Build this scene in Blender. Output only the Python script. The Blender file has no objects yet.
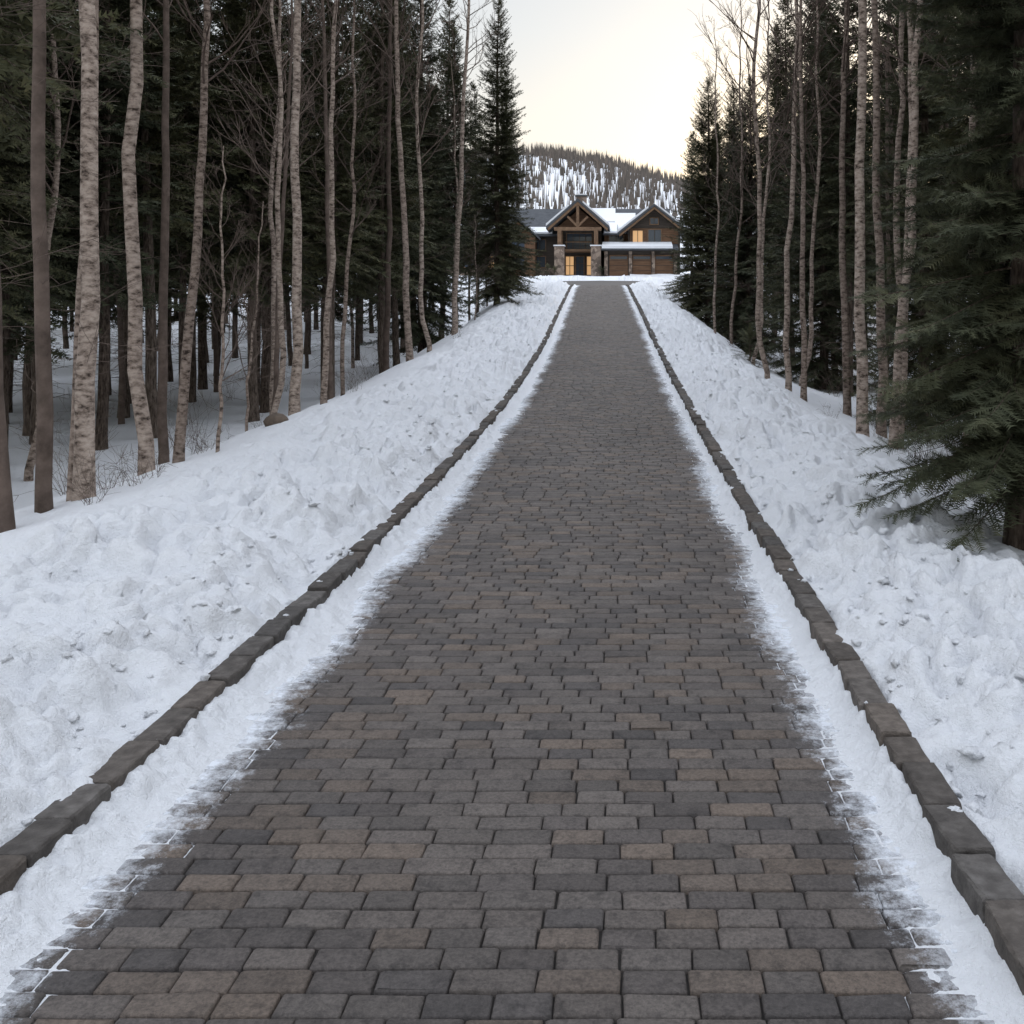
import bpy, math, random
import numpy as np
from mathutils import Vector, Matrix
random.seed(7); np.random.seed(7)
scene=bpy.context.scene
R=math.radians

# ---------------------------------------------------------------- helpers
def hash2(ix,iy,s):
    v=np.sin(ix*127.1+iy*311.7+s*74.7)*43758.5453
    return v-np.floor(v)
def vnoise(x,y,s=0):
    ix=np.floor(x);iy=np.floor(y);fx=x-ix;fy=y-iy
    fx=fx*fx*(3-2*fx);fy=fy*fy*(3-2*fy)
    a=hash2(ix,iy,s);b=hash2(ix+1,iy,s);c=hash2(ix,iy+1,s);d=hash2(ix+1,iy+1,s)
    return (a*(1-fx)+b*fx)*(1-fy)+(c*(1-fx)+d*fx)*fy
def fbm(x,y,s=0,o=4):
    r=0;a=.5;t=0
    for i in range(o):
        r=r+a*vnoise(x,y,s+i*3.1);t+=a;x=x*2.03+5.2;y=y*2.03+1.7;a*=.5
    return r/t-.5
def domes(x,y,s):
    ix=np.floor(x);iy=np.floor(y);m=np.zeros_like(x)
    for dx in(-1,0,1):
        for dy in(-1,0,1):
            cx=ix+dx;cy=iy+dy
            px=cx+hash2(cx,cy,s);py=cy+hash2(cx,cy,s+9)
            r=.35+.5*hash2(cx,cy,s+17)
            v=r*r-((x-px)**2+(y-py)**2)
            m=np.maximum(m,np.sqrt(np.maximum(v,0)))
    return m
def sst(a,b,x):
    t=np.clip((x-a)/(b-a),0,1);return t*t*(3-2*t)
_fd=np.arange(-60,200,.25)
def _curve(D,Z,sig):
    v=np.interp(_fd,D,Z);k=np.arange(-24,25)*.25;g=np.exp(-k*k/(2*sig*sig));g/=g.sum()
    vp=np.pad(v,24,mode='edge');return np.convolve(vp,g,'valid')
_rz=_curve([0,6,9,11.5,15,19,28.2,38.7,56.3,70,85,100,150,200],[0,.02,.1,.21,.39,.62,1.41,2.61,4.49,5.42,6.4,7.4,9,10],1.5)
_rc=_curve([6,9,11.5,15,19,28.2,38.7,56.3,70,85],[-.487,-.52,-.55,-.59,-.66,-.89,-1.22,-1.8,-2.2,-2.6],1.5)
def roadz(d): return np.interp(d,_fd,_rz)
def roadc(d): return np.interp(d,_fd,_rc)
KW=.148
def hw(d): return np.interp(d,[58,66,84,90],[1.64+KW,3.5,3.5,-6])
RIDX=[-500,-150,-95,-60,-38,-15,0,26,60,120,300]
RIDZ=[85,100,107,110,108,105,100,92,82,62,45]
def terrain(x,d):
    x=np.asarray(x,float);d=np.asarray(d,float)
    cz=roadz(d);s=np.abs(x-roadc(d))-hw(d)
    rt=(x>0).astype(float)
    f=cz*np.interp(d,[0,40,75,95],[.3,.38,.8,1.])-.90+.2*rt+.5*fbm(x*.16,d*.16,5)
    f=np.where(d>75,f+.85*sst(75,95,d),f)
    g=sst(2.1-1.3*rt,6.4-1.2*rt,s+.8*fbm(x*.3,d*.3,6)*(s>1))
    base=cz*(1-g)+f*g
    sp=s+.13*fbm(x*1.3,d*2.6,11)*2+.05*fbm(x*7,d*7,12)
    b=-.14+.25*sst(-.13,.0,sp)+(.18-.04*rt)*sst(-.02,.6,sp)+.02*sst(.6,2.2,sp)*(1-g)
    b+=.20*fbm(x*.5,d*.4,21)*sst(.2,1.4,s)
    lw=sst(-.05,.15,sp)*(1-sst(1.5-.3*rt,3.0-.4*rt,s+1.0*fbm(x*.8,d*.8,31)))
    lw2=sst(-.06,.12,sp)
    m=vnoise(x*1.7,d*1.7,41);m2=vnoise(x*2.9,d*2.9,43)
    wx=fbm(x*3,d*3,7);wy=fbm(x*3,d*3,8)
    b+=lw*(.16*domes(x/.62+wx,d/.62+wy,1)*(.2+m)+.20*domes(x/.25+wx*1.6,d/.25+wy*1.6,2)*(.1+1.2*m2)+.12*domes(x/.115+wx*2,d/.115+wy*2,3)*(.1+1.3*m)+.12*fbm(x*7,d*7,6,5)-.11)
    b+=lw2*(1-lw)*(.05*fbm(x*2.5,d*2.5,51)+.02*domes(x/.6,d/.6,13)*(m>.5))
    hill=sst(150,640,d)*(np.interp(x,RIDX,RIDZ)-8+6*fbm(x*.02,d*.02,61))
    return base+b+hill

def mat(name):
    m=bpy.data.materials.new(name);m.use_nodes=True
    nt=m.node_tree;b=nt.nodes['Principled BSDF'];return m,nt,b
def node(nt,t,**k):
    n=nt.nodes.new(t)
    for a,v in k.items():
        if a in n.inputs: n.inputs[a].default_value=v
        else: setattr(n,a,v)
    return n
def ramp(nt,fac,stops):
    r=nt.nodes.new('ShaderNodeValToRGB')
    e=r.color_ramp.elements
    while len(e)<len(stops): e.new(.5)
    for i,(p,c) in enumerate(stops):
        e[i].position=p;e[i].color=(*c,1) if len(c)==3 else c
    nt.links.new(fac,r.inputs[0]);return r.outputs[0]
def noise_mat(name,stops,scale=(5,5,5),detail=4,rough=.8,bump=.3,bdist=.02,bscale=None,spec=.3,coord='Object',tint=False):
    m,nt,b=mat(name)
    tc=nt.nodes.new('ShaderNodeTexCoord');mp=nt.nodes.new('ShaderNodeMapping')
    mp.inputs['Scale'].default_value=scale
    nt.links.new(tc.outputs[coord],mp.inputs[0])
    n=node(nt,'ShaderNodeTexNoise',Scale=1.,Detail=detail,Roughness=.6);nt.links.new(mp.outputs[0],n.inputs['Vector'])
    c=ramp(nt,n.outputs[0],stops)
    if tint:
        at=nt.nodes.new('ShaderNodeAttribute');at.attribute_name='tint'
        mx=node(nt,'ShaderNodeMix',data_type='RGBA',blend_type='MULTIPLY');mx.inputs[0].default_value=1
        nt.links.new(c,mx.inputs[6]);nt.links.new(at.outputs['Color'],mx.inputs[7]);c=mx.outputs[2]
    nt.links.new(c,b.inputs['Base Color'])
    b.inputs['Roughness'].default_value=rough;b.inputs['Specular IOR Level'].default_value=spec
    if bump:
        n2=node(nt,'ShaderNodeTexNoise',Scale=bscale or 3.,Detail=4.,Roughness=.65);nt.links.new(mp.outputs[0],n2.inputs['Vector'])
        bu=node(nt,'ShaderNodeBump',Strength=bump,Distance=bdist);nt.links.new(n2.outputs[0],bu.inputs['Height']);nt.links.new(bu.outputs[0],b.inputs['Normal'])
    return m
def snow_material():
    m,nt,b=mat('snow')
    tc=nt.nodes.new('ShaderNodeTexCoord')
    b.inputs['Base Color'].default_value=(.86,.875,.905,1)
    b.inputs['Roughness'].default_value=.65;b.inputs['Specular IOR Level'].default_value=.2
    n1=node(nt,'ShaderNodeTexNoise',Scale=14.,Detail=6.,Roughness=.75);nt.links.new(tc.outputs['Object'],n1.inputs['Vector'])
    b1=node(nt,'ShaderNodeBump',Strength=.9,Distance=.07);nt.links.new(n1.outputs[0],b1.inputs['Height'])
    nt.links.new(b1.outputs[0],b.inputs['Normal'])
    return m
SNOW=snow_material()

def mesh_np(name,V,quads=None,tris=None,mats=(),qm=None,tm=None,smooth=False,attrs=None):
    V=np.asarray(V,np.float32).reshape(-1,3)
    q=np.zeros((0,4),np.int32) if quads is None or len(quads)==0 else np.asarray(quads,np.int32).reshape(-1,4)
    t=np.zeros((0,3),np.int32) if tris is None or len(tris)==0 else np.asarray(tris,np.int32).reshape(-1,3)
    me=bpy.data.meshes.new(name)
    me.vertices.add(len(V));me.vertices.foreach_set('co',V.ravel())
    me.loops.add(q.size+t.size);me.loops.foreach_set('vertex_index',np.concatenate([q.ravel(),t.ravel()]))
    nf=len(q)+len(t);me.polygons.add(nf)
    ls=np.concatenate([np.arange(len(q))*4,q.size+np.arange(len(t))*3]).astype(np.int32)
    me.polygons.foreach_set('loop_start',ls)
    for m in mats: me.materials.append(m)
    mi=np.zeros(nf,np.int32)
    if qm is not None: mi[:len(q)]=qm
    if tm is not None: mi[len(q):]=tm
    me.polygons.foreach_set('material_index',mi)
    if smooth: me.polygons.foreach_set('use_smooth',np.ones(nf,bool))
    me.update(calc_edges=True)
    if attrs:
        for k,(ty,a) in attrs.items():
            at=me.attributes.new(k,ty,'POINT')
            at.data.foreach_set('color' if ty=='FLOAT_COLOR' else 'value',np.asarray(a,np.float32).ravel())
    return me
def obj(name,me,loc=(0,0,0),rot=(0,0,0),sc=(1,1,1),parent=None):
    o=bpy.data.objects.new(name,me);scene.collection.objects.link(o)
    o.location=loc;o.rotation_euler=rot;o.scale=sc
    if parent: o.parent=parent
    return o
def grid_quads(nr,nc):
    i=np.arange(nr-1)[:,None]*nc+np.arange(nc-1)[None,:]
    return np.stack([i,i+1,i+nc+1,i+nc],-1).reshape(-1,4)

# ---------------------------------------------------------------- ground
rows=list(np.arange(-30,1,1.));d=1.
while d<1800:
    rows.append(d); d+= max(.024,.0052*d) if d<110 else d*.025
rows=np.array(rows)
pos=[0,.8,1.45]
u=1.5
while u<900:
    pos.append(u)
    u+= .024 if u<3.6 else (.036 if u<5.5 else (.15 if u<9 else (.6 if u<20 else u*.08)))
cols=np.array([-p for p in pos[:0:-1]]+pos)
Dg,U=np.meshgrid(rows,cols,indexing='ij')
X=U+roadc(Dg)
Z=terrain(X,Dg)
V=np.stack([X,Dg,Z],-1)
obj('snow_ground',mesh_np('snow_ground',V,grid_quads(*X.shape),mats=[SNOW],smooth=True))

# ---------------------------------------------------------------- driveway pavers
def brick_material():
    m,nt,b=mat('paver_stone')
    at=nt.nodes.new('ShaderNodeAttribute');at.attribute_name='tint'
    ed=nt.nodes.new('ShaderNodeAttribute');ed.attribute_name='edge'
    tc=nt.nodes.new('ShaderNodeTexCoord')
    n=node(nt,'ShaderNodeTexNoise',Scale=16.,Detail=6.,Roughness=.75);nt.links.new(tc.outputs['Object'],n.inputs['Vector'])
    c=ramp(nt,n.outputs[0],[(.28,(.42,.42,.43)),(.5,(.95,.95,.95)),(.75,(1.0,1.0,1.0))])
    sc=node(nt,'ShaderNodeVectorMath',operation='SCALE');sc.inputs['Scale'].default_value=1.3;nt.links.new(c,sc.inputs[0])
    mx=node(nt,'ShaderNodeMix',data_type='RGBA',blend_type='MULTIPLY');mx.inputs[0].default_value=1
    nt.links.new(at.outputs['Color'],mx.inputs[6]);nt.links.new(sc.outputs[0],mx.inputs[7])
    n5=node(nt,'ShaderNodeTexNoise',Scale=70.,Detail=5.,Roughness=.78);nt.links.new(tc.outputs['Object'],n5.inputs['Vector'])
    c3=ramp(nt,n5.outputs[0],[(.32,(.42,.42,.42)),(.62,(1.,1.,1.))])
    mx2=node(nt,'ShaderNodeMix',data_type='RGBA',blend_type='MULTIPLY');mx2.inputs[0].default_value=1
    nt.links.new(mx.outputs[2],mx2.inputs[6]);nt.links.new(c3,mx2.inputs[7])
    n4=node(nt,'ShaderNodeTexNoise',Scale=10.,Detail=8.,Roughness=.85);nt.links.new(tc.outputs['Object'],n4.inputs['Vector'])
    ad=node(nt,'ShaderNodeMath',operation='ADD');nt.links.new(ed.outputs['Fac'],ad.inputs[0]);nt.links.new(n4.outputs[0],ad.inputs[1])
    mr=node(nt,'ShaderNodeMapRange');mr.inputs[1].default_value=.98;mr.inputs[2].default_value=1.25;nt.links.new(ad.outputs[0],mr.inputs[0])
    mx3=node(nt,'ShaderNodeMix',data_type='RGBA');nt.links.new(mr.outputs[0],mx3.inputs[0])
    nt.links.new(mx2.outputs[2],mx3.inputs[6]);mx3.inputs[7].default_value=(.72,.75,.80,1)
    nt.links.new(mx3.outputs[2],b.inputs['Base Color'])
    b.inputs['Roughness'].default_value=.6;b.inputs['Specular IOR Level'].default_value=.35
    bu=node(nt,'ShaderNodeBump',Strength=.9,Distance=.009)
    nt.links.new(n5.outputs[0],bu.inputs['Height']);nt.links.new(bu.outputs[0],b.inputs['Normal'])
    return m
PAVER=brick_material()
BED=noise_mat('paver_joint_sand',[(.3,(.014,.012,.011)),(.7,(.032,.028,.025))],(30,30,30),bump=0)
PAL=np.array([[.094,.080,.074],[.110,.095,.086],[.128,.108,.096],[.142,.110,.088],[.158,.120,.093],[.070,.062,.060],[.140,.120,.107]])*.92
PAL=PAL*.72+np.array([.106,.092,.084])*.28
PW=np.array([.19,.21,.17,.15,.10,.10,.08])
VV=[];QQ=[];TT=[];n0=0
RD=.103;d=-6.
while d<64:
    hwd=1.63 if d<58 else float(hw(d+RD)-.2)
    x=-hwd; off=random.choice([.11,.17,.22,.14]);first=True
    while x<hwd-.02:
        L=off if first else random.choice([.18,.205,.205,.23,.23,.26])
        first=False
        x2=min(x+L,hwd)
        if hwd-x2<.07:x2=hwd
        g=.0034
        a0,a1,b0,b1=x+g,x2-g,d+g,d+RD-g
        ch=.0075;j=lambda s=.0028:random.uniform(-s,s)
        dz=random.gauss(0,.0016);tx=random.gauss(0,.008);ty=random.gauss(0,.012)
        cx=(a0+a1)/2;cy=(b0+b1)/2
        c_=.006
        o=[(a0+c_+j(),b0+j()),(a1-c_+j(),b0+j()),(a1+j(),b0+c_+j()),(a1+j(),b1-c_+j()),(a1-c_+j(),b1+j()),(a0+c_+j(),b1+j()),(a0+j(),b1-c_+j()),(a0+j(),b0+c_+j())]
        i_=[(p[0]+(ch if p[0]<cx else -ch)*.9+j(),p[1]+(ch if p[1]<cy else -ch)*.9+j()) for p in o]
        for p in i_: VV.append((p[0],p[1],dz+tx*(p[0]-cx)+ty*(p[1]-cy)))
        for p in o: VV.append((p[0],p[1],dz-.006+tx*(p[0]-cx)))
        for p in o: VV.append((p[0],p[1],-.03))
        QQ+= [(n0,n0+1,n0+2,n0+7),(n0+7,n0+2,n0+3,n0+6),(n0+6,n0+3,n0+4,n0+5)]
        for k in range(8):
            k2=(k+1)%8
            QQ.append((n0+8+k,n0+8+k2,n0+k2,n0+k))
            QQ.append((n0+16+k,n0+16+k2,n0+8+k2,n0+8+k))
        c=PAL[np.random.choice(7,p=PW)]*random.uniform(.84,1.16)
        TT+= [(c[0],c[1],c[2],1)]*24
        n0+=24;x=x2
    d+=RD
VV=np.array(VV)
e=1.63-np.abs(VV[:,0]);lft=VV[:,0]<0
EE=np.clip(np.where(lft,.92,.82)-e*1.25+.35*fbm(VV[:,0]*1.5,VV[:,1]*1.5,91),0,1)
bx=VV[:,0]+roadc(VV[:,1])
Vb=np.stack([bx,VV[:,1],VV[:,2]+roadz(VV[:,1])],-1)
TT=np.array(TT);w=1+.45*fbm(VV[:,0]*.5,VV[:,1]*.25,77);TT[:,:3]*=w[:,None]
drive=bpy.data.objects.new('paved_driveway',None);scene.collection.objects.link(drive)
obj('pavers',mesh_np('pavers',Vb,QQ,mats=[PAVER],attrs={'tint':('FLOAT_COLOR',TT),'edge':('FLOAT',EE)}),parent=drive)
dr=np.concatenate([np.arange(-6,95,.25)]);cc=np.array([-1.,-.33,.33,1.])
Dg,U=np.meshgrid(dr,cc,indexing='ij')
H=np.where(Dg<58,1.66,np.maximum(hw(Dg)-.15,.5))
zo=np.where(Dg<63.5,-.02,-.003)
obj('bedding_sand',mesh_np('bed',np.stack([roadc(Dg)+U*H,Dg,roadz(Dg)+zo],-1),grid_quads(*Dg.shape),mats=[BED]),parent=drive)
cd=np.arange(63.6,88,.5);Dg,U=np.meshgrid(cd,cc,indexing='ij');H=np.maximum(hw(Dg)-.2,.5)
obj('turning_court',mesh_np('court',np.stack([roadc(Dg)+U*H,Dg,roadz(Dg)+.003],-1),grid_quads(*Dg.shape),
    mats=[noise_mat('court_paving',[(.3,(.08,.073,.069)),(.7,(.13,.118,.11))],(6,6,6))]),parent=drive)

# thin ploughed snow left along both kerbs
dd=[-6.]
while dd[-1]<62: dd.append(dd[-1]+max(.0115,.003*abs(dd[-1])) if dd[-1]>1.5 else dd[-1]+.1)
dd=np.array(dd);ee=np.concatenate([np.arange(-.04,.55,.010),np.arange(.55,.9,.02)])
Dg,E=np.meshgrid(dd,ee,indexing='ij')
for sgn,bw in((-1,.23),(1,.13)):
    x=sgn*(1.63-E);X=x+roadc(Dg)
    w=bw+.13*fbm(Dg*.7,Dg*0+sgn*3,3)*2+.06*fbm(Dg*3.1,Dg*0+sgn*5,4)*2
    w=w*np.interp(Dg,[0,5,12,60],[1,.95,.85,.85])
    t=E+.10*fbm(X*6,Dg*6,9+sgn,5)*1.6
    hs=.036-.038*sst(w-.20,w+.0,t)-.008*sst(w-.02,w+.14,t)-.03*sst(w+.08,w+.28,t+.2*fbm(X*3,Dg*3,19))
    thick=1-sst(w-.20,w+.0,t)
    hs+=thick*(.08*fbm(X*7,Dg*7,14,5)+.07*domes(X/.08,Dg/.08,15)*vnoise(X*3,Dg*3,16))+.011*fbm(X*45,Dg*45,17,3)+.010*fbm(X*14,Dg*14,18,3)
    hs+=.03*(1-sst(0,.12,E))*thick
    q=grid_quads(*Dg.shape)
    if sgn>0:q=q[:,::-1]
    obj('road_edge_snow',mesh_np('edge_snow',np.stack([X,Dg,roadz(Dg)+hs],-1),q,mats=[SNOW],smooth=True))

# ---------------------------------------------------------------- kerbs
KERB=noise_mat('kerb_stone',[(.25,(.050,.043,.038)),(.5,(.092,.080,.071)),(.8,(.16,.142,.128))],(16,16,16),detail=6,rough=.85,bump=.6,bdist=.02,bscale=3.5,tint=True)
sec=[(0,-.06),(0,.04),(0,.118),(.006,.127),(.015,.129),(.07,.130),(KW-.015,.129),(KW-.005,.126),(KW,.11),(KW,-.06)]
for sgn in(-1,1):
    V=[];F=[];C=[]
    d=-6.
    while d<60:
        L=random.uniform(.26,.40);G=.008;st=[0,.005,.016,L*.3,L*.5,L*.7,L-.022-G,L-.010-G,L-.005-G]
        sk=random.uniform(-.012,.012);dz=random.uniform(-.012,.012);wob=random.uniform(-.010,.010)
        base=len(V);tc_=random.uniform(.72,1.2);tw_=random.uniform(-.05,.05)
        for k,t in enumerate(st):
            ins=.009 if k in(0,len(st)-1) else(.002 if k in(1,len(st)-2) else 0)
            for (px,pz) in sec:
                xx=px+(ins if px<.07 else -ins);zz=pz-(ins if pz>.05 else 0)
                xx+=wob+sk*(t/L-.5)*2+random.uniform(-.003,.003);zz+=dz+random.uniform(-.0022,.0022)
                y=d+t+random.uniform(-.001,.001)
                off=1.642+xx
                V.append((sgn*off+float(roadc(y)),y,float(roadz(y))+zz));C.append((tc_*(1+tw_),tc_,tc_*(1-tw_),1))
        n=len(sec)
        for k in range(len(st)-1):
            for i in range(n-1):
                a=base+k*n+i
                f=(a,a+1,a+n+1,a+n);F.append(f if sgn<0 else f[::-1])
        F.append(tuple(range(base,base+n)));F.append(tuple(range(base+(len(st)-1)*n,base+len(st)*n)))
        d+=L
    me=bpy.data.meshes.new('kerb');me.from_pydata(V,[],F);me.materials.append(KERB);me.update()
    at_=me.attributes.new('tint','FLOAT_COLOR','POINT');at_.data.foreach_set('color',np.array(C,np.float32).ravel())
    obj('stone_kerb',me)

# ---------------------------------------------------------------- loose snow clods along the banks
import bmesh
bm=bmesh.new();bmesh.ops.create_icosphere(bm,subdivisions=2,radius=1)
iv=np.array([v.co[:] for v in bm.verts]);it=np.array([[v.index for v in f.verts] for f in bm.faces]);bm.free()
V=[];T=[];n0=0
for i in range(1500):
    sgn=random.choice((-1,1));y=2.+random.random()**1.6*38
    s=abs(random.gauss(.3,.7)) if random.random()<.95 else random.uniform(-.13,.1)
    x=sgn*(1.64+KW+s)+float(roadc(y));r=random.choice([.008,.012,.018,.02,.03])*random.uniform(.7,1.3)
    z=float(terrain(x,y))
    rz=float(roadz(y))
    if s<0: z=max(z,rz+.128)
    nn=1+.5*np.array([random.uniform(-1,1) for _ in range(len(iv))])
    p=iv*nn[:,None]*r*np.array([random.uniform(.8,1.3),random.uniform(.8,1.3),random.uniform(.5,.8)])
    V.append(p+np.array([x,y,z+r*.1]));T.append(it+n0);n0+=len(iv)
obj('snow_clods',mesh_np('snow_clods',np.concatenate(V),None,np.concatenate(T),mats=[SNOW],smooth=True))

# ---------------------------------------------------------------- trees
def bark(name,stops,ringscale,bump=.7):
    m,nt,b=mat(name)
    tc=nt.nodes.new('ShaderNodeTexCoord');oi=nt.nodes.new('ShaderNodeObjectInfo')
    mp=nt.nodes.new('ShaderNodeMapping');mp.inputs['Scale'].default_value=ringscale
    ad=node(nt,'ShaderNodeVectorMath',operation='ADD');cmb=nt.nodes.new('ShaderNodeCombineXYZ')
    ml=node(nt,'ShaderNodeMath',operation='MULTIPLY');ml.inputs[1].default_value=50;nt.links.new(oi.outputs['Random'],ml.inputs[0])
    nt.links.new(ml.outputs[0],cmb.inputs[2]);nt.links.new(tc.outputs['Object'],ad.inputs[0]);nt.links.new(cmb.outputs[0],ad.inputs[1])
    nt.links.new(ad.outputs[0],mp.inputs[0])
    n=node(nt,'ShaderNodeTexNoise',Scale=1.,Detail=4.,Roughness=.65);nt.links.new(mp.outputs[0],n.inputs['Vector'])
    c=ramp(nt,n.outputs[0],stops)
    r2=ramp(nt,oi.outputs['Random'],[(0,(.62,.58,.55)),(1,(1.,.97,.93))])
    mx=node(nt,'ShaderNodeMix',data_type='RGBA',blend_type='MULTIPLY');mx.inputs[0].default_value=1
    nt.links.new(c,mx.inputs[6]);nt.links.new(r2,mx.inputs[7]);nt.links.new(mx.outputs[2],b.inputs['Base Color'])
    b.inputs['Roughness'].default_value=.9;b.inputs['Specular IOR Level'].default_value=.15
    if bump:
        bu=node(nt,'ShaderNodeBump',Strength=bump,Distance=.02);nt.links.new(n.outputs[0],bu.inputs['Height']);nt.links.new(bu.outputs[0],b.inputs['Normal'])
    return m
ASPEN=bark('pale_bark',[(.34,(.05,.038,.032)),(.42,(.20,.160,.137)),(.55,(.37,.31,.27)),(.75,(.52,.45,.40))],(9,9,18))
PINEB=bark('dark_bark',[(.35,(.035,.027,.022)),(.5,(.11,.088,.073)),(.75,(.24,.20,.172))],(26,26,6),1.)
TWIG=bark('twig_bark',[(.3,(.08,.062,.053)),(.7,(.19,.15,.13))],(5,5,5),0)
def foliage(name,stops):
    m,nt,b=mat(name)
    tc=nt.nodes.new('ShaderNodeTexCoord');oi=nt.nodes.new('ShaderNodeObjectInfo')
    n=node(nt,'ShaderNodeTexNoise',Scale=2.2,Detail=3.,Roughness=.7);nt.links.new(tc.outputs['Object'],n.inputs['Vector'])
    c=ramp(nt,n.outputs[0],stops)
    r2=ramp(nt,oi.outputs['Random'],[(0,(.75,.78,.80)),(1,(1.,.92,.78))])
    mx=node(nt,'ShaderNodeMix',data_type='RGBA',blend_type='MULTIPLY');mx.inputs[0].default_value=1
    nt.links.new(c,mx.inputs[6]);nt.links.new(r2,mx.inputs[7]);nt.links.new(mx.outputs[2],b.inputs['Base Color'])
    b.inputs['Roughness'].default_value=.7;b.inputs['Specular IOR Level'].default_value=.2
    return m
NEEDLE=foliage('spruce_needles',[(.3,(.042,.049,.030)),(.55,(.085,.092,.053)),(.75,(.15,.145,.083))])

class Acc:
    def __init__(s): s.V=[];s.Q=[];s.T=[];s.qm=[];s.tm=[];s.n=0
    def tube(s,P,rad,sides,m):
        P=np.asarray(P,float);rad=np.asarray(rad,float);N=len(P)
        t=np.gradient(P,axis=0);t/=np.linalg.norm(t,axis=1)[:,None]+1e-9
        ref=np.array([1.,0,0]) if abs(t[0][2])>.7 else np.array([0,0,1.])
        a=np.cross(t,ref);a/=np.linalg.norm(a,axis=1)[:,None]+1e-9;b=np.cross(t,a)
        th=np.arange(sides)*2*math.pi/sides
        V=P[:,None]+rad[:,None,None]*(a[:,None]*np.cos(th)[None,:,None]+b[:,None]*np.sin(th)[None,:,None])
        i=np.arange(N-1)[:,None]*sides+np.arange(sides)[None]
        i2=np.arange(N-1)[:,None]*sides+(np.arange(sides)[None]+1)%sides
        q=np.stack([i,i2,i2+sides,i+sides],-1).reshape(-1,4)+s.n
        s.V.append(V.reshape(-1,3));s.Q.append(q);s.qm.append(np.full(len(q),m));s.n+=N*sides
    def mesh(s,name,mats):
        return mesh_np(name,np.concatenate(s.V),np.concatenate(s.Q) if s.Q else None,np.concatenate(s.T) if s.T else None,mats=mats,
            qm=np.concatenate(s.qm) if s.qm else None,tm=np.concatenate(s.tm) if s.tm else None,smooth=False)
def wander(rng,n,amp):
    w=np.cumsum(rng.normal(0,1,(n,2)),axis=0);w-=np.linspace(0,1,n)[:,None]*w[-1]*.5
    return w*amp
def trunk(acc,rng,H,r0,amp,m,sides=12,n=22):
    z=np.linspace(-.4,H,n);w=wander(rng,n,amp);w[0]=w[1]=0
    P=np.stack([w[:,0],w[:,1],z],-1);t=np.clip(z/H,0,1)
    rad=r0*(1-t)**.75*1.0+.008;rad[0]=r0*1.5;rad[1]=r0*1.12
    acc.tube(P,rad,sides,m);return P,rad
def at(P,rad,z):
    return np.array([np.interp(z,P[:,2],P[:,0]),np.interp(z,P[:,2],P[:,1]),z]),np.interp(z,P[:,2],rad)
def bare_tree(seed,H,r0,crown,nb=34,amp=.03,tm=0,stubs=14):
    rng=np.random.default_rng(seed);A=Acc()
    P,rad=trunk(A,rng,H,r0,amp,tm)
    def branch(o,dirv,L,r,lev):
        n=5 if lev<2 else 3
        pts=[o];dv=dirv/np.linalg.norm(dirv)
        for i in range(n-1):
            dv=dv+rng.normal(0,.13,3)+np.array([0,0,.06]);dv/=np.linalg.norm(dv);pts.append(pts[-1]+dv*L/(n-1))
        A.tube(pts,np.linspace(r,r*.3+.0012,n),4 if lev==0 else 3,tm if lev==0 and r>.02 else 1)
        if lev<2:
            k=int(rng.integers(4,7)) if lev==0 else int(rng.integers(2,5))
            for j in range(k):
                f=rng.uniform(.25,1.);idx=f*(n-1);i0=min(int(idx),n-2);p=pts[i0]+(pts[i0+1]-pts[i0])*(idx-i0)
                base=(pts[i0+1]-pts[i0]);base/=np.linalg.norm(base)
                dv2=base+rng.normal(0,.55,3)+np.array([0,0,.25])
                branch(p,dv2,L*rng.uniform(.35,.6)*(1.2-f*.5),max(r*.45,.0025),lev+1)
    for i in range(nb):
        t=crown+(1-crown)*(i+rng.random())/nb;z=H*min(t,.985)
        o,r=at(P,rad,z);a=rng.uniform(0,2*math.pi);el=rng.uniform(.6,1.4)
        dv=np.array([math.cos(a),math.sin(a),el])
        L=(1-t)*H*.17+.45;L*=rng.uniform(.7,1.2)
        branch(o,dv,L,max(min(r*.40,.020),.005),0)
    for i in range(stubs):
        z=rng.uniform(.07,crown+.15)*H;o,r=at(P,rad,z);a=rng.uniform(0,2*math.pi)
        branch(o,np.array([math.cos(a),math.sin(a),rng.uniform(-.3,.4)]),rng.uniform(.25,1.0),.004,1)
    return A.mesh('bare_tree_mesh',[ASPEN if tm==0 else PINEB,TWIG] )
def twig_template(k,wd):
    V=[];T=[]
    V+= [(0,-.03,0),(0,.03,0),(1,0,0)];T.append((0,1,2))
    rg=np.random.default_rng(3)
    for i in range(k):
        l=(i+.2)/k
        for sg in(-1,1):
            n=len(V);ln=.30*(1-.45*l)*rg.uniform(.8,1.2);zz=rg.uniform(-.09,.09)
            V+= [(l-wd/2,0,0),(l+wd/2,0,0),(l+ln*.75,sg*ln,zz)];T.append((n,n+1,n+2))
    return np.array(V),np.array(T)
TW0=twig_template(4,.20);TW1=twig_template(6,.13);TW2=twig_template(11,.06)
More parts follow.
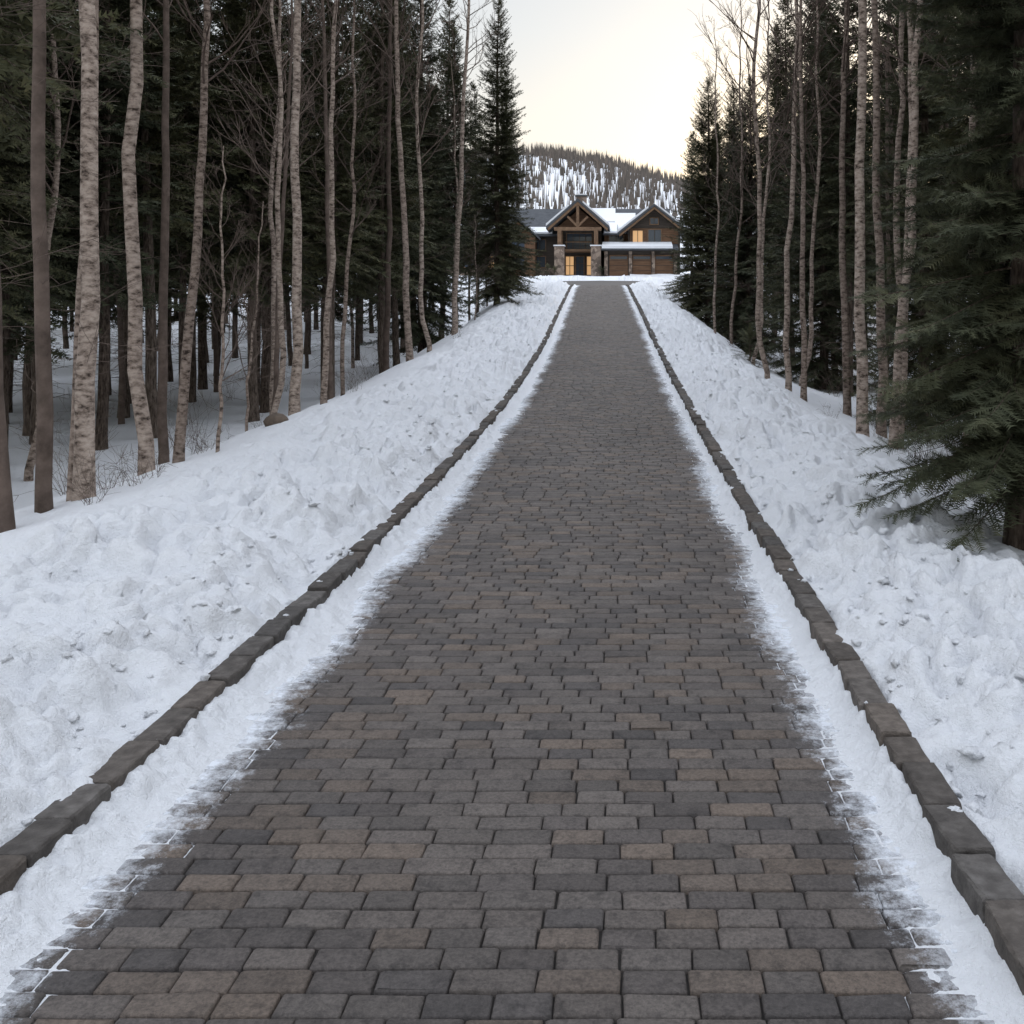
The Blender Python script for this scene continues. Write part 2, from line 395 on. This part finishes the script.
def spruce(seed,H,r0,R0,c0,whorl=.27,per=6,tw=TW1,sp=.10,dead=20,dens=1.,twl=.38,amp=.02):
    rng=np.random.default_rng(seed);A=Acc();P,rad=trunk(A,rng,H,r0,amp,0,sides=8)
    O=[];Dv=[];Nv=[];Ls=[]
    z=c0
    while z<H-.15:
        t=(z-c0)/(H-c0)
        Rm=R0*(1-t)**.85*(.65+.35*min(1,t*6+.3))+.12
        for j in range(per if t<.9 else 4):
            if rng.random()>dens: continue
            zz=z+rng.uniform(-.12,.12);o,r=at(P,rad,min(zz,H-.05));a=rng.uniform(0,2*math.pi)
            L=Rm*rng.uniform(.62,1.12);n=7
            slope=(-.28+.95*t)+rng.uniform(-.12,.12)
            s=np.linspace(0,1,n);droop=-.35*(1-t)*L
            hx=L*s;hz=slope*L*s+droop*s*s+.22*L*s**3
            az=a+.15*rng.normal()*s
            pts=np.stack([o[0]+hx*np.cos(az),o[1]+hx*np.sin(az),o[2]+hz],-1)
            A.tube(pts,np.linspace(max(.006,.009*L),.002,n),3,0)
            m=max(3,int(L/sp))
            for q in range(m):
                f=(q+.6)/m
                if f<.12: continue
                idx=f*(n-1);i0=min(int(idx),n-2);p=pts[i0]+(pts[i0+1]-pts[i0])*(idx-i0)
                tg=pts[i0+1]-pts[i0];tg/=np.linalg.norm(tg)
                side=np.cross(tg,[0,0,1.]);side/=np.linalg.norm(side)+1e-9
                ll=twl*(min(1,.4+L*.5))*(1.15-.75*f)*rng.uniform(.7,1.25)
                for sg in(-1,1):
                    dv=tg*.75+side*sg*rng.uniform(.6,1.1)+np.array([0,0,rng.uniform(-.55,.05)])
                    dv/=np.linalg.norm(dv);nv=np.array([0,0,1.])+rng.normal(0,.35,3)
                    O.append(p);Dv.append(dv);Nv.append(nv);Ls.append(ll)
                if rng.random()<.5:
                    dv=tg*.5+side*rng.uniform(-.5,.5)+np.array([0,0,rng.choice([-.9,.4])]);dv/=np.linalg.norm(dv)
                    O.append(p);Dv.append(dv);Nv.append(side);Ls.append(ll*.7)
            O.append(pts[-2]);dv=pts[-1]-pts[-2];Dv.append(dv/np.linalg.norm(dv));Nv.append(np.array([0,0,1.]));Ls.append(.3)
        z+=whorl*rng.uniform(.75,1.25)*(1-.45*t)
    for k in range(5):
        O.append(np.array([P[-1][0],P[-1][1],H-.25]));a=rng.uniform(0,6.28);dv=np.array([.25*math.cos(a),.25*math.sin(a),1]);Dv.append(dv/np.linalg.norm(dv));Nv.append(np.array([math.sin(a),math.cos(a),0]));Ls.append(.4)
    O=np.array(O);Dv=np.array(Dv);Nv=np.array(Nv);Ls=np.array(Ls)
    S=np.cross(Nv,Dv);S/=np.linalg.norm(S,axis=1)[:,None]+1e-9;N=np.cross(Dv,S)
    tv,tt=tw
    V=O[:,None]+Ls[:,None,None]*(tv[None,:,0,None]*Dv[:,None]+tv[None,:,1,None]*S[:,None]+tv[None,:,2,None]*N[:,None])
    T=(tt[None]+np.arange(len(O))[:,None,None]*len(tv)).reshape(-1,3)+A.n
    A.V.append(V.reshape(-1,3));A.n+=V.shape[0]*V.shape[1];A.T.append(T);A.tm.append(np.full(len(T),1))
    for i in range(dead):
        zz=rng.uniform(.8,max(c0,1.));o,r=at(P,rad,zz);a=rng.uniform(0,6.28);L=rng.uniform(.3,1.1)
        e=o+np.array([math.cos(a)*L,math.sin(a)*L,rng.uniform(-.35,.15)*L]);mid=(o+e)/2+np.array([0,0,.06*L])
        A.tube([o,mid,e],[.007,.005,.002],3,0)
        for k in range(2):
            f=rng.uniform(.4,1);p=o+(e-o)*f;A.tube([p,p+rng.normal(0,.13,3)],[.003,.0015],3,0)
    return A.mesh('spruce_mesh',[PINEB,NEEDLE])

BARE=[bare_tree(11,15,.080,.42),bare_tree(12,17,.088,.5),bare_tree(13,13,.058,.35,amp=.04),bare_tree(14,16,.070,.45,amp=.035),bare_tree(15,11,.042,.3,nb=28,amp=.035)]
DARKB=[bare_tree(21,16,.085,.5,tm=1,stubs=26,nb=22,amp=.02),bare_tree(22,14,.065,.45,tm=1,stubs=26,nb=22,amp=.02)]
SAP=bare_tree(31,4.5,.020,.2,nb=22,amp=.025,stubs=4)
kw=dict(tw=TW0,twl=.44,sp=.13)
FOR=[spruce(41,14,.10,2.0,3.0,dead=26,**kw),spruce(42,16,.12,2.2,3.8,dead=30,**kw),spruce(43,13,.09,1.8,2.6,dead=24,**kw),spruce(44,15,.11,2.1,4.8,dead=40,**kw)]
OPEN=[spruce(51,13.2,.13,2.1,.7,dead=4,per=8,whorl=.25),spruce(52,12,.14,2.7,.3,dead=2,per=9,whorl=.23)]
BIG=spruce(61,13,.13,1.40,.75,whorl=.19,per=10,tw=TW2,sp=.055,dead=14,twl=.34)
SMALL=spruce(71,1.0,.02,.38,.08,whorl=.09,per=5,tw=TW2,sp=.06,dead=0,twl=.16,amp=.003)
occ=[]
def put(name,me,x,y,sc=1.,lx=0.,ly=0.,parent=None,szs=1.,rz=None,sink=.05):
    z=float(terrain(x,y))-sink
    rz=random.uniform(0,6.28) if rz is None else rz
    o=obj(name,me,(x,y,z),(0,0,0),(sc,sc,sc*szs),parent)
    o.rotation_euler=(Matrix.Rotation(lx,3,'Y')@Matrix.Rotation(ly,3,'X')@Matrix.Rotation(rz,3,'Z')).to_euler()
    occ.append((x,y));return o
B=BARE
for (me,x,y,sc,lx) in [(DARKB[0],-5.5,8.3,1.1,-.05),(DARKB[1],-5.55,9.0,1.0,-.02),(B[1],-5.35,9.3,.95,.012),(B[0],-5.6,9.6,.85,.005),
    (B[3],-5.8,11.4,1.1,-.025),(B[0],-5.8,12.2,.75,.045),(B[1],-5.65,16.,.9,0),(B[3],-5.45,16.9,.75,.02),(B[2],-6.6,17.6,.9,-.03),
    (B[0],-5.56,24,1.0,-.05),(B[2],-5.7,27,1.1,0.),(B[1],-5.72,31,.95,.04),(B[4],-6.2,20.5,1.,.03),(B[2],-7.9,21,1,0),
    (DARKB[1],-7.8,13.4,.9,.01),(DARKB[0],-8.1,16.5,.9,.02),(DARKB[1],-7.3,19.4,.8,.03),
    (DARKB[1],-7.4,23.5,1,0),(DARKB[0],-7.2,28,1,0.02),
    (B[1],3.65,14.9,.95,-.015),(B[3],3.82,13.8,.85,.05),(B[0],4.05,14.3,.8,.03),(B[2],3.12,21.6,1.,.01),(B[3],3.5,21.,.9,.03),
    (B[0],3.62,19.8,.75,.0),(B[4],2.95,33,1.,.0),(B[4],3.3,31,1.1,.03),(B[2],3.5,27,.9,.02),(B[1],4.5,17,.9,-.02),(B[0],4.8,21,1,0),(B[2],4.6,25.5,1,0.02),(B[3],5.2,18.5,1,0.02),(B[0],5.4,15.2,.8,0.)]:
    put('bare_aspen_tree' if me in BARE else 'pine_tree',me,x,y,sc,lx,random.uniform(-.02,.02))
put('birch_sapling',SAP,-5.4,12.4,.9,.0)
put('birch_sapling',SAP,-5.9,14.6,.8,.05)
put('birch_sapling',SAP,-2.2-3.7,36,.9,0)
put('spruce_tree',OPEN[0],-5.75,41,1.0,0);put('spruce_tree',OPEN[0],-6.1,47,.85,0,rz=2.)
put('spruce_tree',OPEN[0],-8.1,37,1.2,0,rz=1.);put('spruce_tree',FOR[0],-7.8,30,1.1,0,rz=1.)
put('spruce_tree',OPEN[1],3.7,45,1.,0);put('spruce_tree',OPEN[1],4.9,39,.95,0,rz=1.);put('spruce_tree',OPEN[1],5.4,49,1.1,0,rz=3.)
put('spruce_tree',OPEN[0],3.5,54,.8,0,rz=4.);put('spruce_tree',OPEN[1],5.9,29,1.0,0,rz=4.);put('spruce_tree',OPEN[0],6.5,21,1.0,0,rz=2.)
put('spruce_tree',BIG,3.22,7.8,1.,0.02,rz=1.)
put('spruce_tree',BIG,5.2,10.8,1.1,0,rz=3.)
put('young_spruce_tree',SMALL,3.1,24.5,.85)
forest=bpy.data.objects.new('background_forest',None);scene.collection.objects.link(forest)
def scatter(n,fx,ymin,ymax,mind,wt):
    c=0;tries=0
    while c<n and tries<n*30:
        tries+=1
        y=random.uniform(ymin,ymax);lo,hi=fx(y)
        if hi<=lo: continue
        x=random.uniform(lo,hi)
        if random.random()>(hi-lo)/60.+.12: continue
        if any((x-a)**2+(y-b)**2<mind*mind for a,b in occ): continue
        r=random.random()
        if r<wt: me=random.choice(FOR)
        elif r<wt+.12: me=random.choice(DARKB)
        else: me=random.choice(BARE)
        o=put('forest_tree',me,x,y,random.uniform(.8,1.2),random.gauss(0,.02),random.gauss(0,.02),parent=forest);c+=1
scatter(46,lambda y:(-.72*y-3,-7.4),9,30,1.6,.78)
scatter(92,lambda y:(-.70*y-3,-7.8 if y<45 else -8.5),28,66,1.7,.8)
scatter(34,lambda y:(-.68*y-3,-13 if y<85 else -19),62,105,2.4,.9)
scatter(30,lambda y:(5.2,.46*y+4),9,30,1.5,.66)
scatter(60,lambda y:(5.6 if y<45 else 6.4,.46*y+4),28,66,1.7,.78)
scatter(28,lambda y:(7.5,.45*y+4),62,105,2.4,.9)

def shrub(seed,h,n):
    rng=np.random.default_rng(seed);A=Acc()
    for i in range(n):
        a=rng.uniform(0,6.28);o=np.array([rng.normal(0,.08),rng.normal(0,.08),-.05]);dv=np.array([math.cos(a)*.5,math.sin(a)*.5,1.])
        pts=[o];L=h*rng.uniform(.5,1.1)
        for k in range(5):
            dv=dv+rng.normal(0,.15,3);dv/=np.linalg.norm(dv);pts.append(pts[-1]+dv*L/5)
        A.tube(pts,np.linspace(.004,.0012,6),3,0)
        for k in range(6):
            p=pts[rng.integers(1,6)];dv2=dv+rng.normal(0,.6,3);dv2/=np.linalg.norm(dv2)
            A.tube([p,p+dv2*L*.18,p+dv2*L*.3+rng.normal(0,.03,3)],[.0025,.0018,.001],3,0)
    return A.mesh('shrub',[TWIG])
SH=[shrub(1,.9,14),shrub(2,.6,10),shrub(3,1.3,12)]
for (x,y,s) in [(-5.1,9.9,.8),(-5.3,10.6,.7),(-5.9,13.2,.7),(-6.3,10.7,.9),(-5.5,19,.6),(-6.4,23,.8),(-5.3,29,.7),(3.6,9.9,.7),(4.1,9.2,.8),(3.9,10.9,.9),(4.5,12,.9),(3.7,17.5,.6),(4.2,16,.7),(3.4,26,.7),(4.0,11.6,.6),(-6.8,15.5,.8),(-7.2,18.6,.8),(3.2,30,.7),
    (-5.0,8.8,.6),(-5.6,10.2,.9),(3.9,12.6,.8),(4.3,10.2,1.),(4.6,13.4,.9),(3.6,11.3,.6),(3.0,9.4,.5),(3.3,8.9,.6)]:
    put('bare_shrub',random.choice(SH),x,y,s)
for i in range(60):
    y=random.uniform(10,50)
    x=random.choice([-1,1]);x=(-6.5-random.random()*9) if x<0 else (4.5+random.random()*6)
    o=put('bare_shrub',random.choice(SH),x,y,random.uniform(.6,1.1))
ROCK=noise_mat('rock',[(.3,(.06,.045,.035)),(.7,(.17,.13,.10))],(6,6,6),bump=.8)
nn=1+.3*fbm(iv[:,0]*2+3,iv[:,1]*2+iv[:,2],5)*2
put('boulder',mesh_np('boulder',iv*nn[:,None]*np.array([.2,.13,.12]),None,it,mats=[ROCK],smooth=False),-5.3,14.2,1.,sink=-.04)

# ---------------------------------------------------------------- wooded hillside
rng=np.random.default_rng(9)
N=26000
hx=rng.uniform(-150,130,N);hd=330+320*rng.random(N)**.8
dn=fbm(hx*.03,hd*.012,71)+.5
ridge=hd>598
keep=(rng.random(N)<np.where(ridge,.95,np.clip((dn-.36)*1.9,.25,.9)))
hx=hx[keep];hd=hd[keep];hz=terrain(hx,hd);n=len(hx)
h=rng.uniform(4,9,n);conif=rng.random(n)<.2;w=np.where(conif,rng.uniform(.7,1.1,n),rng.uniform(.15,.28,n))
V=[];T=[]
th=rng.uniform(0,6.28,n)
for k in range(3):
    V.append(np.stack([hx+w*np.cos(th+k*2.094),hd+w*np.sin(th+k*2.094),hz+np.where(conif,.6,-.5)],-1))
V.append(np.stack([hx+rng.normal(0,.25,n),hd,hz+h],-1))
V=np.stack(V,1);i=np.arange(n)*4
T=np.concatenate([np.stack([i,i+1,i+3],-1),np.stack([i+1,i+2,i+3],-1),np.stack([i+2,i,i+3],-1)])
HT=noise_mat('hill_tree_foliage',[(.35,(.075,.066,.055)),(.65,(.15,.12,.10))],(.15,.15,.15),bump=0)
obj('hillside_trees',mesh_np('hillside_trees',V.reshape(-1,3),None,T,mats=[HT]))

# ---------------------------------------------------------------- house
WOOD=noise_mat('wood_siding',[(.3,(.10,.055,.032)),(.7,(.21,.12,.07))],(1,1,14),bump=.3)
DWOOD=noise_mat('dark_siding',[(.3,(.045,.037,.032)),(.7,(.09,.072,.058))],(1,1,12),bump=.3)
BEAM=noise_mat('timber_beam',[(.3,(.13,.08,.05)),(.7,(.24,.15,.09))],(3,3,3),bump=.2)
def stone_mat():
    m,nt,b=mat('field_stone');tc=nt.nodes.new('ShaderNodeTexCoord')
    v=node(nt,'ShaderNodeTexVoronoi',Scale=3.2);nt.links.new(tc.outputs['Object'],v.inputs['Vector'])
    sp=nt.nodes.new('ShaderNodeSeparateColor');nt.links.new(v.outputs['Color'],sp.inputs[0])
    c=ramp(nt,sp.outputs[0],[(0,(.10,.075,.06)),(.5,(.22,.165,.13)),(1,(.36,.28,.22))]);nt.links.new(c,b.inputs['Base Color']);b.inputs['Roughness'].default_value=.9
    return m
STONE=stone_mat()
ROOF=noise_mat('roof_shingle',[(.3,(.055,.06,.068)),(.7,(.10,.105,.115))],(2,2,9),bump=.3)
GLASS,_nt,_b=mat('window_glass');_b.inputs['Base Color'].default_value=(.06,.075,.095,1);_b.inputs['Roughness'].default_value=.08
LIT,_nt,_b=mat('lit_window');_b.inputs['Base Color'].default_value=(.4,.25,.13,1);_b.inputs['Emission Color'].default_value=(1,.58,.26,1);_b.inputs['Emission Strength'].default_value=.5
house=bpy.data.objects.new('mountain_lodge_house',None);scene.collection.objects.link(house)
HZ=float(roadz(100))+.1
house.location=(0,100,HZ)
def box(name,x0,x1,y0,y1,z0,z1,m):
    V=[(x,y,z) for x in(x0,x1) for y in(y0,y1) for z in(z0,z1)]
    F=[(0,1,3,2),(4,6,7,5),(0,4,5,1),(2,3,7,6),(0,2,6,4),(1,5,7,3)]
    me=bpy.data.meshes.new(name);me.from_pydata(V,[],F);me.materials.append(m);return obj(name,me,parent=house)
def prism(name,poly,y0,y1,m):
    n=len(poly);V=[(x,y0,z) for x,z in poly]+[(x,y1,z) for x,z in poly]
    F=[tuple(range(n)),tuple(range(2*n-1,n-1,-1))]+[(i,i+n,(i+1)%n+n,(i+1)%n) for i in range(n)]
    me=bpy.data.meshes.new(name);me.from_pydata(V,[],F);me.materials.append(m);me.update();return obj(name,me,parent=house)
def prismx(name,poly,x0,x1,m):
    n=len(poly);V=[(x0,y,z) for y,z in poly]+[(x1,y,z) for y,z in poly]
    F=[tuple(range(n)),tuple(range(2*n-1,n-1,-1))]+[(i,i+n,(i+1)%n+n,(i+1)%n) for i in range(n)]
    me=bpy.data.meshes.new(name);me.from_pydata(V,[],F);me.materials.append(m);me.update();return obj(name,me,parent=house)
def window(name,x0,x1,z0,z1,y,m=None,nx=2,nz=1):
    box(name+'_glass',x0,x1,y-.03,y+.05,z0,z1,m or GLASS)
    f=.09
    box(name+'_sill',x0-f,x1+f,y-.10,y-.002,z0-f,z0,BEAM);box(name+'_head',x0-f,x1+f,y-.10,y-.002,z1,z1+f,BEAM)
    box(name+'_jamb_l',x0-f,x0,y-.09,y-.002,z0,z1,BEAM);box(name+'_jamb_r',x1,x1+f,y-.09,y-.002,z0,z1,BEAM)
    for i in range(1,nx):
        xx=x0+(x1-x0)*i/nx;box(name+'_mullion%d'%i,xx-.03,xx+.03,y-.07,y-.032,z0,z1,DWOOD)
    for i in range(1,nz):
        zz=z0+(z1-z0)*i/nz;box(name+'_rail%d'%i,x0,x1,y-.068,y-.033,zz-.03,zz+.03,DWOOD)
box('main_wall',-22,3.8,1,9,0,4.7,DWOOD)
box('main_stone_base',-22,-2.9,.9,.998,0,1.1,STONE)
prismx('main_roof',[(0.2,4.4),(5,7.6),(9.8,4.4),(9.8,4.65),(5,7.9),(.2,4.65)],-22.5,4.4,ROOF)
prismx('main_roof_snow',[(2.3,6.07),(4.9,7.83),(4.9,7.98),(2.3,6.25)],-4.9,-1.6,SNOW)
prismx('main_roof_snow',[(1.2,5.33),(3.9,7.16),(3.9,7.32),(1.2,5.5)],-1.6,.6,SNOW)
prismx('main_roof_snow',[(.25,4.68),(1.9,5.8),(1.9,6.0),(.2,4.85)],-2.2,1.0,SNOW)
prismx('main_roof_snow',[(.25,4.68),(1.2,5.33),(1.2,5.5),(.2,4.85)],-12,-8.2,SNOW)
prismx('main_roof_snow',[(.25,4.68),(2.6,6.28),(2.6,6.45),(.2,4.85)],-21,-14,SNOW)
prism('right_wing_wall',[(-.2,0),(5.2,0),(5.2,4.9),(2.5,7.0),(-.2,4.9)],-1.5,.995,DWOOD)
prism('right_wing_roof_a',[(-1.3,4.25),(2.5,7.25),(2.5,7.5),(-1.3,4.5)],-2.5,4.5,ROOF)
prism('right_wing_roof_b',[(6.3,4.25),(2.505,7.25),(2.505,7.5),(6.3,4.5)],-2.5,4.5,ROOF)
prism('right_wing_snow_a',[(-1.35,4.5),(1.9,7.07),(1.9,7.3),(-1.35,4.78)],-2.4,3.2,SNOW)
prism('right_wing_snow_b',[(6.3,4.5),(3.1,7.04),(3.1,7.24),(6.3,4.74)],-2.4,3.2,SNOW)
prism('right_gable_beam_a',[(-1.1,4.1),(2.5,6.95),(2.5,7.2),(-1.1,4.35)],-2.42,-2.2,BEAM)
prism('right_gable_beam_b',[(6.1,4.1),(2.505,6.95),(2.505,7.2),(6.1,4.35)],-2.42,-2.2,BEAM)
box('right_gable_siding',.0,5.0,-1.56,-1.503,3.45,5.05,WOOD)
window('upper_window',.3,1.3,3.6,4.8,-1.58,LIT,nx=2);window('upper_window',1.9,3.2,3.6,4.9,-1.58,nx=2);window('attic_window',2.1,2.9,5.5,6.1,-1.52,nx=2)
box('link_wall',-2.7,-.205,-.3,.994,0,4.55,WOOD)
window('link_window',-2.2,-.7,3.5,4.4,-.32,nx=2)
prismx('link_roof',[(-.9,4.4),(1.2,5.6),(1.2,5.75),(-.9,4.6)],-2.8,-1.32,ROOF)
prismx('link_roof_snow',[(-.88,4.62),(1.19,5.78),(1.19,5.98),(-.88,4.8)],-2.7,-1.36,SNOW)
box('garage_wall',-2.6,4.6,-3.4,-1.57,0,2.75,DWOOD)
prismx('garage_roof',[(-4.3,2.55),(-1.57,3.3),(-1.57,3.42),(-4.3,2.73)],-2.9,4.9,ROOF)
prismx('garage_roof_snow',[(-4.32,2.74),(-1.58,3.43),(-1.58,3.66),(-4.32,3.0)],-2.85,4.3,SNOW)
for a in(-2.1,.25,2.5):
    box('garage_door',a,a+1.9,-3.48,-3.402,0,2.15,WOOD)
    for k in range(1,4): box('garage_door_rail',a,a+1.9,-3.50,-3.482,k*.54-.02,k*.54+.02,DWOOD)
    box('garage_door_light',a+.1,a+1.8,-3.497,-3.482,1.72,2.0,GLASS)
for a in(-2.6,-.12,2.2,4.45): box('garage_stone_pier',a,a+.33,-3.7,-3.403,0,2.5,STONE)
cx=-5.3
box('great_room_wall',cx-2.3,cx+2.3,-.5,.99,0,5.3,DWOOD)
prism('great_room_gable',[(cx-2.3,5.3),(cx+2.3,5.3),(cx,7.2)],-.5,.99,WOOD)
prism('portico_roof_a',[(cx-3.2,4.75),(cx,7.55),(cx,7.85),(cx-3.2,5.05)],-3.9,4.5,ROOF)
prism('portico_roof_b',[(cx+3.2,4.75),(cx+.005,7.55),(cx+.005,7.85),(cx+3.2,5.05)],-3.9,4.5,ROOF)
prism('portico_snow_a',[(cx-3.22,5.05),(cx-.9,7.08),(cx-.9,7.28),(cx-3.22,5.30)],-3.8,3.5,SNOW)
prism('portico_snow_b',[(cx+3.22,5.05),(cx+.5,7.42),(cx+.5,7.64),(cx+3.22,5.30)],-3.8,3.5,SNOW)
prism('gable_beam_a',[(cx-3.05,4.55),(cx,7.22),(cx,7.52),(cx-3.05,4.85)],-3.85,-3.5,BEAM)
prism('gable_beam_b',[(cx+3.05,4.55),(cx+.005,7.22),(cx+.005,7.52),(cx+3.05,4.85)],-3.85,-3.5,BEAM)
box('tie_beam',cx-2.4,cx+2.4,-3.8,-3.51,4.6,4.95,BEAM);box('king_post',cx-.14,cx+.14,-3.78,-3.52,4.95,7.2,BEAM)
prism('truss_strut',[(cx-.14,5.0),(cx-1.1,5.95),(cx-.95,6.1),(cx-.14,5.3)],-3.77,-3.53,BEAM)
prism('truss_strut',[(cx+.14,5.0),(cx+1.1,5.95),(cx+.95,6.1),(cx+.14,5.3)],-3.77,-3.53,BEAM)
for sg in(-1,1):
    x=cx+sg*1.85
    box('stone_pillar',x-.5,x+.5,-4.1,-3.1,0,3.0,STONE);box('pillar_cap',x-.57,x+.57,-4.17,-3.03,3.001,3.12,SNOW)
    box('timber_post',x-.2,x+.2,-3.8,-3.4,3.121,4.6,BEAM)
    box('rear_post',x-.15,x+.15,-.9,-.6,0,4.8,BEAM)
box('balcony_floor',cx-1.4,cx+1.4,-2.6,-.52,2.6,2.8,BEAM)
for k in range(12): box('baluster',cx-1.35+k*.24,cx-1.31+k*.24,-2.58,-2.54,2.8,3.5,DWOOD)
box('handrail',cx-1.4,cx+1.4,-2.6,-2.52,3.5,3.58,BEAM)
window('great_room_window',cx-1.3,cx+1.3,3.0,4.6,-.52,nx=4,nz=2)
window('entry_window',cx-1.4,cx-.6,.3,2.2,-.52,LIT,nx=2,nz=2);window('front_door',cx-.35,cx+.45,.05,2.2,-.52,GLASS,nx=2,nz=3);window('entry_window',cx+.8,cx+1.4,.3,2.2,-.52,LIT,nx=1,nz=2)
box('chimney',cx-.55,cx+.55,3.6,4.7,5.5,9.1,STONE);box('chimney_cap',cx-.65,cx+.65,3.5,4.8,9.101,9.25,ROOF);box('chimney_snow',cx-.6,cx+.6,3.55,4.75,9.252,9.37,SNOW)
for a in(-9.6,-11.8,-14.4,-17,-19.6):
    window('left_window',a-.6,a+.6,3.0,4.1,.97,nx=2);window('left_window',a-.6,a+.6,1.2,2.3,.88,LIT if a in(-14.4,) else GLASS,nx=2)
prism('left_gable_wall',[(-13.5,0),(-9.9,0),(-9.9,4.2),(-11.7,5.8),(-13.5,4.2)],-.8,.89,WOOD)
prism('left_gable_roof_a',[(-14.1,3.85),(-11.7,6.0),(-11.7,6.2),(-14.1,4.05)],-1.4,2.5,ROOF)
prism('left_gable_roof_b',[(-9.3,3.85),(-11.695,6.0),(-11.695,6.2),(-9.3,4.05)],-1.4,2.5,ROOF)
window('left_gable_window',-12.4,-11,2.8,4.,-.82,nx=2);window('left_gable_window',-12.4,-11,.8,2.,-.82,nx=2)
for (x,s) in[(-8.3,.5),(-7.6,.4),(-2.9,.45),(4.9,.5),(-9.4,.55),(-10.6,.5)]:
    put('young_spruce_tree',SMALL,x,95.3,s*2.2)

# ---------------------------------------------------------------- world, sun, camera
w=bpy.data.worlds.new("World");scene.world=w;w.use_nodes=True;nt=w.node_tree;nt.nodes.clear()
out=nt.nodes.new('ShaderNodeOutputWorld')
SUNAZ=R(14);SUNEL=R(9)
sky=nt.nodes.new('ShaderNodeTexSky');sky.sky_type='NISHITA';sky.sun_disc=False;sky.sun_elevation=SUNEL;sky.sun_rotation=SUNAZ
bg1=nt.nodes.new('ShaderNodeBackground');bg1.inputs[1].default_value=.05;nt.links.new(sky.outputs[0],bg1.inputs[0])
tc=nt.nodes.new('ShaderNodeTexCoord');sx=nt.nodes.new('ShaderNodeSeparateXYZ');nt.links.new(tc.outputs['Generated'],sx.inputs[0])
c=ramp(nt,sx.outputs[2],[(0,(.78,.66,.54)),(.16,(.73,.68,.62)),(.30,(.68,.70,.72)),(1,(.67,.715,.81))])
mr=node(nt,'ShaderNodeMapRange');mr.inputs[1].default_value=.36;mr.inputs[2].default_value=.72;mr.inputs[3].default_value=.82;mr.inputs[4].default_value=2.35;nt.links.new(sx.outputs[2],mr.inputs[0])
bg2=nt.nodes.new('ShaderNodeBackground');nt.links.new(mr.outputs[0],bg2.inputs[1]);nt.links.new(c,bg2.inputs[0])
ad=nt.nodes.new('ShaderNodeAddShader');nt.links.new(bg1.outputs[0],ad.inputs[0]);nt.links.new(bg2.outputs[0],ad.inputs[1]);nt.links.new(ad.outputs[0],out.inputs[0])
L=bpy.data.lights.new('sun','SUN');L.energy=1.0;L.angle=R(12);L.color=(1,.82,.64)
so=bpy.data.objects.new('sun',L);scene.collection.objects.link(so)
dirv=Vector((math.sin(SUNAZ)*math.cos(SUNEL),math.cos(SUNAZ)*math.cos(SUNEL),math.sin(SUNEL)))
so.rotation_euler=dirv.to_track_quat('Z','Y').to_euler()
cam=bpy.data.cameras.new('camera');cam.sensor_width=36;cam.lens=950/1024*36;cam.shift_x=-118/1024;cam.shift_y=-182/1024;cam.clip_start=.05;cam.clip_end=5000
co=bpy.data.objects.new('camera',cam);scene.collection.objects.link(co);co.location=(0,0,2.0);co.rotation_euler=(R(90),0,0);scene.camera=co
scene.view_settings.view_transform='Standard';scene.view_settings.look='None';scene.view_settings.exposure=0
